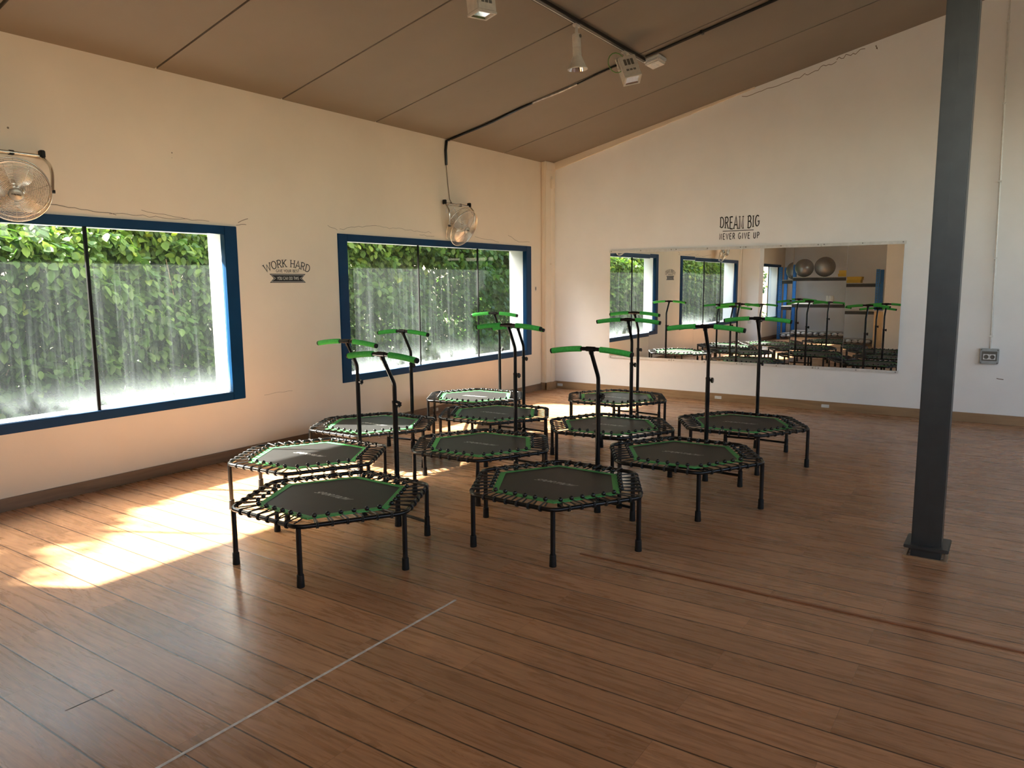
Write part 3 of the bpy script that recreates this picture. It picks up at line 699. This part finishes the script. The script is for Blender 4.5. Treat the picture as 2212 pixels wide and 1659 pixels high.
root = empty('wall_lettering', (2.62, 0, 1.97), 0, 'black DREAM BIG lettering decal above the mirror', 'wall decal')
m = MB()
def dream(u, v):
    x = 2.385 + u * .47; c = 1 - (2 * u - 1) ** 2
    lo = 2.120 - .030 * c; hi = 2.236 + .0 * u
    return (x - 2.62, -.0015, lo + (hi - lo) * v - 1.97)
text_mesh(m, 'DREAM BIG', .105, dream, .12, .10, .72); obj('upper_line', m, M['ink'], root)
m = MB(); m.box(2.42 - 2.62, 2.79 - 2.62, -.002, -.0005, .097, .1045); obj('underline', m, M['ink'], root)
m = MB(); text_mesh(m, 'NEVER GIVE UP', .135, lambda u, v: (-.238 + u * .475, -.0015, .004 + v * .068), .24, 0, .8); obj('lower_line', m, M['ink'], root)
# small shield sticker near the corner
m = MB(); m.add([(.0015, -.401 + a, 1.392 + b) for a, b in ((-.018, .03), (.018, .03), (.018, -.01), (0, -.032), (-.018, -.01))], [(0, 1, 2, 3, 4)])
sh = obj('shield_sticker', m, M['greypl'], label='tiny dark shield sticker on the left wall beside the corner column', cat='sticker')
m = MB(); m.add([(.002, -.401 + a, 1.392 + b) for a, b in ((-.011, .022), (.011, .022), (.011, -.006), (0, -.02), (-.011, -.006))], [(0, 1, 2, 3, 4)]); obj('emblem', m, M['crack'], sh)

def chaikin(p, n=3):
    p = [Vector(q) for q in p]
    for _ in range(n):
        o = [p[0]]
        for a, b in zip(p[:-1], p[1:]): o += [a * .75 + b * .25, a * .25 + b * .75]
        p = o + [p[-1]]
    return p
# ------------------------------------------------------------------ wall fans
def fan(y, zc, xc, n, zw, spin, label, R, half):
    root = empty('wall_fan', (0, y, zw), 0, label, 'fan', 'metal wall fans over the windows')
    nv = Vector(n).normalized(); sd = Vector((0, 0, 1)).cross(nv).normalized(); up = nv.cross(sd)
    Mx = Matrix((sd, up, nv)).transposed().to_4x4(); Mx.translation = Vector((xc, 0, zc - zw))
    T = lambda p: Mx @ Vector(p)
    fz = lambda r: .012 + .052 * (1 - (r / R) ** 2); rz = lambda r: -.06 - .045 * (1 - (r / R) ** 2)
    def circ(r, z, k=48): return [T((r * math.cos(2 * PI * i / k), r * math.sin(2 * PI * i / k), z)) for i in range(k)]
    g = MB()
    for i in range(20): r = .048 + (R - .050) * i / 19; g.tube(circ(r, fz(r)), .0013, 5, True)
    for k in range(8):
        a = 2 * PI * k / 8 + .3; g.tube([T((r * math.cos(a), r * math.sin(a), fz(r) - .003)) for r in (.04, .08, .12, .16, .19, R)], .0016, 6)
    obj('front_grille', g, M['chrome'], root)
    g = MB()
    for i in range(12): r = .06 + (R - .062) * i / 11; g.tube(circ(r, rz(r)), .0011, 5, True)
    for k in range(12):
        a = 2 * PI * k / 12; g.tube([T((r * math.cos(a), r * math.sin(a), rz(r))) for r in (.05, .09, .13, .17, R)], .0014, 5)
    for k in range(24):
        a = 2 * PI * k / 24; g.tube([T((R * math.cos(a), R * math.sin(a), z)) for z in (-.058, .012)], .0012, 5)
    obj('rear_grille', g, M['chrome'], root)
    g = MB(); g.tube(circ(R + .003, .010), .0055, 8, True); g.tube(circ(R + .003, -.060), .0045, 8, True); obj('rim', g, M['chrome'], root)
    for k in range(3):
        g = MB(); a0 = spin + 2 * PI * k / 3; rows = []
        for j in range(9):
            r = .035 + (R - .062) * j / 8; hw_ = .30 + .34 * math.sin(PI * min(1, (j + 1.2) / 9)) ; tw = .62 - .25 * j / 8; row = []
            for q in range(7):
                s_ = (q / 6 - .5) * 2; an = a0 + s_ * hw_ * (1 - .2 * j / 8) + .25 * j / 8
                row.append((r * math.cos(an), r * math.sin(an), -.02 + s_ * .030 * tw * 1.6 + .008 * (1 - s_ * s_)))
            rows.append(row)
        vs = [T(p) for row in rows for p in row] + [T((p[0], p[1], p[2] - .0016)) for row in rows for p in row]; fs = []
        for j in range(8):
            for q in range(6):
                i0 = j * 7 + q; fs.append((i0, i0 + 1, i0 + 8, i0 + 7)); fs.append((63 + i0, 63 + i0 + 7, 63 + i0 + 8, 63 + i0 + 1))
        g.add(vs, fs, True); obj('blade', g, M['blade'], root)
    g = MB(); g.lathe([(.001, .072), (.033, .071), (.038, .066), (.040, .058), (.038, .05), (.001, .05)], 28, Mx); hub = obj('hub_badge', g, M['badge'], root)
    g = MB(); text = [(-.024, .006, .017), (-.013, .005, .02), (-.006, .004, .026), (.003, .003, .022), (.010, .002, .020), (.018, .0, .020)]
    for i, (bx, by, hh) in enumerate(text):
        for q in range(3): g.box(bx + q * .0026, bx + q * .0026 + .0016, by - .004 - (.003 if i == 2 else 0), by + .004, .0722, .0730, Mx)
        g.box(bx, bx + .0068, by + .002, by + .0036, .0722, .0730, Mx)
    obj('hub_print', g, M['ink'], hub)
    g = MB(); g.lathe([(.001, -.02), (.032, -.02), (.036, -.03), (.030, -.036)], 20, Mx); g.lathe([(.03, -.036), (.056, -.045), (.060, -.09), (.048, -.112), (.001, -.115)], 24, Mx); obj('motor_housing', g, M['chrome'], root)
    # U-shaped tube stand hung on the wall
    st = MB(); pl, pr = T((-R - .012, 0, -.03)), T((R + .012, 0, -.03))
    L = [pl, pl + (Vector((.10, -half, -.02)) - pl) * .55 + Vector((.02, -.01, .03)), Vector((.06, -half, -.02)), Vector((.035, -half + .012, .0)), Vector((.022, -half + .05, .004))]
    Rr_ = [pr, pr + (Vector((.10, half, -.02)) - pr) * .55 + Vector((.02, .01, .03)), Vector((.06, half, -.02)), Vector((.035, half - .012, .0)), Vector((.022, half - .05, .004))]
    if (pl - Vector((0, -half, 0))).length > (pr - Vector((0, -half, 0))).length: L[0], Rr_[0] = pr, pl
    st.tube(chaikin(L + [Vector((.020, 0, .004))] + Rr_[::-1]), .0108, 12); stand = obj('tube_stand', st, M['chrome'], root)
    for s_ in (-1, 1):
        c = MB(); c.bbox(.018, .062, s_ * (half - .006) - .015, s_ * (half - .006) + .015, -.012, .038, .005); obj('rubber_cap', c, M['rubber'], root)
        c = MB(); c.bbox(0, .030, s_ * .09 - .016, s_ * .09 + .016, -.010, .018, .003); obj('wall_clip', c, M['rubber'], root)
        p = pl if s_ < 0 else pr; c = MB(); d = sd * (1 if p == pr else -1); c.tube([p - d * .012, p + d * .016], .011, 10); obj('pivot_knob', c, M['rubber'], root)
fan(-6.80, 2.060, .24, (.84, -.32, -.42), 2.325, .9, 'chrome wall fan cut by the left photo edge, over the left window', .188, .27)
fan(-2.13, 2.10, .125, (.86, .02, -.46), 2.365, .5, 'chrome wall fan over the window nearer the room corner', .212, .232)

# cable to the corner fan: along the ceiling joint, down the wall
pth = [(2.27, -2.225, ceil(2.27) - .018)]
for i in range(1, 12):
    x = 2.27 - 2.24 * i / 11; pth.append((x, -2.235 - .015 * math.sin(i * 1.3), ceil(x) - .017))
root = empty('power_cable', (0.02, -2.28, 3.05), 0, 'black power cable running along the ceiling and down to the corner fan', 'cable')
off = Vector((.02, -2.28, 3.05)); rel = lambda ps: [Vector(p) - off for p in ps]
m = MB(); m.tube(rel(pth + [(.016, -2.27, 3.055), (.012, -2.285, 2.95), (.012, -2.278, 2.79)]), [.009] * 4 + [.007, .008, .012, .014, .014, .013, .013, .014, .016, .016, .014], 8); obj('sleeve', m, M['tube'], root)
m = MB(); m.tube(rel([p for p in pth[3:8]]), [.011, .012, .009, .011, .010], 8); obj('silver_tape', m, M['foil'], root, label='silver tape wrapped on the cable')
m = MB(); m.tube(rel([(.010, -2.278, 2.80), (.009, -2.255, 2.6), (.009, -2.225, 2.42), (.03, -2.20, 2.36)]), .0042, 6); obj('wire', m, M['crack'], root)
m = MB(); m.tube(rel([(.03, -2.20, 2.36), (.06, -2.30, 2.35), (.07, -2.36, 2.31), (.05, -2.34, 2.26), (.04, -2.25, 2.28), (.05, -2.20, 2.33), (.08, -2.16, 2.2)]), .0042, 6); obj('wire_loop', m, M['alu'], root)

# ------------------------------------------------------------------ ceiling track and lights
TX = 2.31
m = MB(); Rm = Matrix.Translation((TX, 0, ceil(TX))) @ Matrix.Rotation(-math.atan(CS), 4, 'Y')
root = obj('lighting_track', MB().bbox(-.02, .02, -9.6, -2.10, -.036, -.001, .002, Rm), M['track'], label='black lighting track running along the sloping ceiling', cat='track')
m = MB(); m.box(-.009, -.004, -9.6, -2.11, -.0385, -.0355, Rm); obj('conductor_line', m, M['alu'], root)
def spot(y, label):
    zc = ceil(TX) - .036; root = empty('track_spotlight', (TX, y, zc), 0, label, 'spotlight')
    m = MB(); m.bbox(-.018, .018, -.035, .035, -.022, .002, .004); m.tube([(0, 0, -.02), (0, 0, -.085)], .012, 12); obj('adaptor', m, M['lampw'], root)
    ax = Vector((.02, .05, -1)).normalized(); q = Vector((0, 0, -1)).rotation_difference(ax).to_matrix().to_4x4(); q.translation = Vector((0, 0, -.075))
    m = MB(); m.lathe([(.001, 0), (.030, 0), (.034, -.004), (.035, -.10), (.033, -.103), (.035, -.106), (.036, -.165), (.037, -.17)], 24, q)
    m.lathe([(.037, -.17), (.045, -.19), (.075, -.262), (.082, -.268), (.083, -.275), (.079, -.276)], 32, q); obj('housing', m, M['lampw'], root)
    m = MB(); m.lathe([(.079, -.276), (.06, -.235), (.035, -.20), (.001, -.19)], 32, q); obj('reflector', m, M['reflector'], root)
    m = MB(); m.tube([q @ Vector((.033, 0, -.02)), q @ Vector((.040, 0, -.02))], .014, 10); obj('tilt_knob', m, M['slot'], root)
spot(-3.40, 'cream bell-shaped spotlight hanging from the black ceiling track')
def flood(x, y, ax, side, label, wire=False):
    zc = ceil(TX) - .036; root = empty('floodlight', (TX, y, zc), 0, label, 'floodlight', 'box floodlights on the ceiling track')
    a = Vector(ax).normalized(); sd = Vector(side); sd = (sd - a * sd.dot(a)).normalized(); th = a.cross(sd)
    q = Matrix((sd, th, a)).transposed().to_4x4(); q.translation = Vector((0, 0, -.055))
    hw, ht, L = .078, .062, .245
    m = MB(); m.bbox(-.02, .02, -.045, .045, -.02, .002, .004); m.tube([(0, 0, 0), (0, 0, -.055)], .014, 10); obj('adaptor', m, M['lampw'], root)
    m = MB(); m.bbox(-hw, hw, -ht, ht, .02, L - .01, .006, q)
    for (p0, p1, p2, p3) in ((-hw, hw, -ht, -ht + .012), (-hw, hw, ht - .012, ht), (-hw, -hw + .016, -ht + .012, ht - .012), (hw - .016, hw, -ht + .012, ht - .012)): m.box(p0, p1, p2, p3, L - .012, L + .002, q)
    obj('housing', m, M['lampw'], root)
    m = MB(); m.box(-hw + .018, hw - .018, -ht + .014, ht - .014, L - .0095, L - .008, q)
    m.add([q @ Vector(p) for p in ((-hw + .018, -ht + .014, L - .001), (hw - .018, -ht + .014, L - .001), (.02, 0, L - .03), (-.02, 0, L - .03))], [(0, 1, 2, 3)]); obj('reflector', m, M['reflector'], root)
    m = MB()
    for s_ in (-1, 1):
        m.bbox(s_ * (hw + .008) - .003, s_ * (hw + .008) + .003, -.014, .014, -.01, .12, .001, q); m.tube([q @ Vector((s_ * (hw + .002), 0, .105)), q @ Vector((s_ * (hw + .022), 0, .105))], .010, 10)
    m.bbox(-hw - .011, hw + .011, -.014, .014, -.012, -.004, .001, q); obj('yoke', m, M['lampw'], root)
    m = MB()
    for f_ in (-1, 1):
        for k in range(3):
            xx = -.045 + k * .032
            m.box(xx, xx + .024, f_ * ht - .001, f_ * ht + .001, .06, .125, q); m.box(xx, xx + .024, f_ * ht - .001, f_ * ht + .001, .165, .185, q)
        obj('vent_slots', m, M['slot'], root); m = MB()
    if wire:
        m = MB(); m.tube([Vector((-.02 + .075 * math.cos(t * .42) * .6, -.13 + .075 * math.cos(t * .42), -.12 + .085 * math.sin(t * .42))) for t in range(15)], .004, 6); obj('earth_wire', m, M['green_wire'], root, label='loop of green earth wire')
flood(0, -2.50, (.42, -.20, -.88), (.83, .56, 0), 'cream box floodlight with a green wire loop at the end of the track', True)
flood(0, -4.73, (.10, .02, -1.0), (.30, .95, 0), 'cream box floodlight cut by the top edge of the photo')
# emergency light
Rm2 = Matrix.Translation((2.37, -1.98, ceil(2.37))) @ Matrix.Rotation(-math.atan(CS), 4, 'Y')
em = obj('emergency_light', MB().bbox(-.085, .085, -.10, .10, -.025, -.001, .004, Rm2), M['whitepl'], label='white emergency light on the ceiling past the track end', cat='emergency light')
m = MB(); m.bbox(-.075, .075, -.092, .092, -.06, -.022, .014, Rm2); obj('diffuser', m, M['lens'], em); m = MB(); m.bbox(-.02, .02, -.06, .06, -.064, -.058, .002, Rm2); obj('label_plate', m, M['whitepl'], em)
# black conduit across the ceiling
m = MB(); m.tube([(x, -2.150, ceil(x) - .016) for x in (2.36, 3.5, 5, 7, RX)], .013, 10); cn = obj('ceiling_conduit', m, M['track'], label='black conduit crossing the ceiling from the track end to the right', cat='conduit')
for x in (2.9, 3.75, 4.6, 5.5): m = MB(); m.bbox(-.012, .012, -.022, .022, -.034, -.001, .003, Matrix.Translation((x, -2.150, ceil(x))) @ Matrix.Rotation(-math.atan(CS), 4, 'Y')); obj('pipe_clip', m, M['track'], cn)
# ------------------------------------------------------------------ socket box, conduit, skirting sockets
sx = 5.225
root = empty('socket_box', (sx, 0, .62), 0, 'grey double socket box on the wall right of the steel column', 'power socket')
m = MB(); m.bbox(-.082, .082, -.062, 0, 0, .155, .006); m.box(-.062, .062, -.0635, -.06, .035, .128); obj('housing', m, M['greypl'], root)
m = MB(); m.bbox(-.066, .066, -.067, -.0605, .032, .128, .002); obj('recess', m, M['slot'], root)
for s_ in (-1, 1):
    m = MB(); q = Matrix.Translation((s_ * .027, -.066, .072)) @ Matrix.Rotation(PI / 2, 4, 'X'); m.bbox(s_ * .027 - .026, s_ * .027 + .026, -.069, -.066, .045, .100, .002)
    so_ = obj('socket', m, M['whitepl'], root); m = MB(); m.lathe([(.001, .0035), (.017, .0035), (.019, .006), (.021, .0035)], 20, q); m.tube([(s_ * .027 - .007, -.0695, .072), (s_ * .027 - .007, -.0715, .072)], .003, 8); m.tube([(s_ * .027 + .007, -.0695, .072), (s_ * .027 + .007, -.0715, .072)], .003, 8); obj('socket_holes', m, M['slot'], so_)
m = MB()
for a in (-.07, .07):
    for b in (.012, .143): m.tube([(a, -.062, b), (a, -.065, b)], .006, 8)
obj('screw', m, M['slot'], root)
m = MB(); P = [(5.229, -.028, .772), (5.215, -.03, 1.6), (5.200, -.03, 2.4), (5.167, -.03, 4.0), (5.160, -.03, 4.23)]; m.tube(P, .0105, 10)
cn = obj('wall_conduit', m, M['alu'], label='thin white conduit rising from the grey socket box', cat='conduit')
def xat(z):
    for (a, _, c), (d, _, e) in zip(P[:-1], P[1:]):
        if c <= z <= e: return a + (d - a) * (z - c) / (e - c)
for z in (.90, 1.68, 2.43, 3.17, 3.93): x = xat(z); m = MB(); m.bbox(x - .017, x + .017, -.042, 0, z - .009, z + .009, .003); obj('pipe_clip', m, M['whitepl'], cn)
for x, lab in ((.157, 'white skirting socket beside the corner column'), (2.428, 'white skirting socket below the middle of the mirror'), (3.679, 'white skirting socket below the right part of the mirror')):
    m = MB(); m.bbox(x - .042, x + .042, -.020, -.0135, .030, .066, .002); o = obj('skirting_socket', m, M['whitepl'], label=lab, cat='power socket', group='sockets in the skirting'); m = MB(); m.bbox(x + .004, x + .034, -.0215, -.0195, .036, .060, .001); obj('socket_face', m, M['alu'], o)
m = MB(); m.bbox(.0135, .020, -2.60, -2.515, .030, .066, .002); o = obj('skirting_socket', m, M['whitepl'], label='white skirting socket under the window, left of the farthest trampoline legs', cat='power socket', group='sockets in the skirting'); m = MB(); m.bbox(.0195, .0215, -2.553, -2.523, .036, .060, .001); obj('socket_face', m, M['alu'], o)
# ------------------------------------------------------------------ floor strips
m = MB(); m.bbox(3.361, 3.373, -9.8, -6.40, 0, .0022, .0008); obj('floor_joint_strip', m, M['tape'], label='thin white joint strip crossing the floor planks in the foreground', cat='floor strip')
m = MB(); m.bbox(3.56, 9.5, -5.562, -5.544, 0, .006, .002); obj('floor_transition_strip', m, M['strip'], label='narrow reddish transition strip along the floor at the right', cat='floor strip')

# ------------------------------------------------------------------ rear storage rack (seen in the mirror)
root = empty('storage_rack', (1.15, -11.55, 0), 0, 'blue storage rack with black beams reflected in the mirror', 'rack')
for x in (-.96, .96):
    for y in (.26, -.26):
        m = MB(); m.bbox(x - .04, x + .04, y - .03, y + .03, 0, 1.88, .003)
        up = obj('upright', m, M['rackblue'], root); m = MB()
        for k in range(30): m.box(x - .012, x + .012, y + .0295 if y > 0 else y - .031, y + .031 if y > 0 else y - .0295, .08 + k * .06, .105 + k * .06)
        obj('slot_row', m, M['slot'], up)
for z in (.10, .82, 1.50):
    for y in (.27, -.27):
        m = MB(); m.bbox(-.92, .92, y - .02, y + .02, z - .05, z + .03, .003); obj('beam', m, M['rackblack'], root)
    m = MB(); m.bbox(-.94, .94, -.27, .27, z + .03, z + .05, .003); obj('shelf_board', m, M['shelfw'], root)
m = MB()
for k in range(12):
    a = -.88 + k * .15; m.lathe([(.001, .0), (.07, .0), (.06, .03), (.001, .045)], 14, Matrix.Translation((a + .05, .295, .095)) @ Matrix.Rotation(-PI / 2, 4, 'X') @ Matrix.Scale(.6, 4, (0, 1, 0)))
obj('patterned_edge', m, M['pebble'], root)
m = MB(); m.bbox(-.92, .92, .262, .27, .15, .16, .002); m.box(-.92, .92, .292, .294, .052, .138); obj('edge_band', m, M['rackblack'], root)
for x, r, lab in ((.49, .235, 'left grey gym ball on the top shelf of the rack'), (1.00, .255, 'right grey gym ball on the top shelf of the rack')):
    m = MB(); m.sphere((0, 0, r), r, 40, 26); b = obj('exercise_ball', m, M['gymball'], None, (x, -11.55, 1.55), label=lab, cat='exercise ball', group='gym balls on the rack')
    m = MB(); m.tube([(0, r * .985 * math.cos(.35), r + r * .985 * math.sin(.35)), (0, r * 1.01 * math.cos(.35), r + r * 1.01 * math.sin(.35))], .012, 10); obj('valve_plug', m, M['slot'], b)
for k, (dx, lab) in enumerate(((0, 'lower yellow box on the top shelf of the rack'), (.02, 'upper yellow box on the top shelf of the rack'))):
    m = MB(); m.bbox(-.17, .17, -.13, .13, 0, .075, .004); m.bbox(-.173, .173, -.133, .133, .045, .077, .003); obj('yellow_box', m, M['yellow'], None, (1.53 + dx, -11.5, 1.55 + k * .079), label=lab, cat='box', group='yellow boxes on the rack')
for x, y, lab in ((1.22, -11.42, 'white roll on the middle shelf, in front'), (1.13, -11.55, 'white roll on the middle shelf, behind the other')):
    m = MB(); m.lathe([(.001, 0), (.06, 0), (.062, .004), (.062, .196), (.06, .20), (.02, .20), (.02, .19), (.001, .19)], 24); obj('white_roll', m, M['whitepl'], None, (x, y, .87), label=lab, cat='roll', group='white rolls on the rack')
root = empty('wooden_cabinet', (2.3, -10.98, 0), 0, 'pale pine cabinet beside the rack, at the right end of the mirror', 'cabinet')
m = MB(); m.bbox(-.14, .16, -.2, .2, 0, .86, .004); obj('body', m, M['ply'], root)
m = MB(); m.bbox(-.17, .18, -.23, .23, .86, .885, .003); obj('top', m, M['shelfw'], root)
m = MB()
for z in (.1, .42, .74): m.bbox(-.12, .14, .2, .215, z, z + .07, .002)
obj('batten', m, M['ply'], root)
m = MB(); m.bbox(.17, .25, .0, .008, .93, 1.01, .002, Matrix.Translation((0, -8.62, -.4))); m.lathe([(.001, .008), (.018, .008), (.022, .010), (.024, .008)], 18, Matrix.Translation((.21, -8.619, .57)) @ Matrix.Rotation(-PI / 2, 4, 'X'))
obj('wall_socket', m, M['whitepl'], label='white wall socket on the pier, seen in the mirror', cat='power socket')
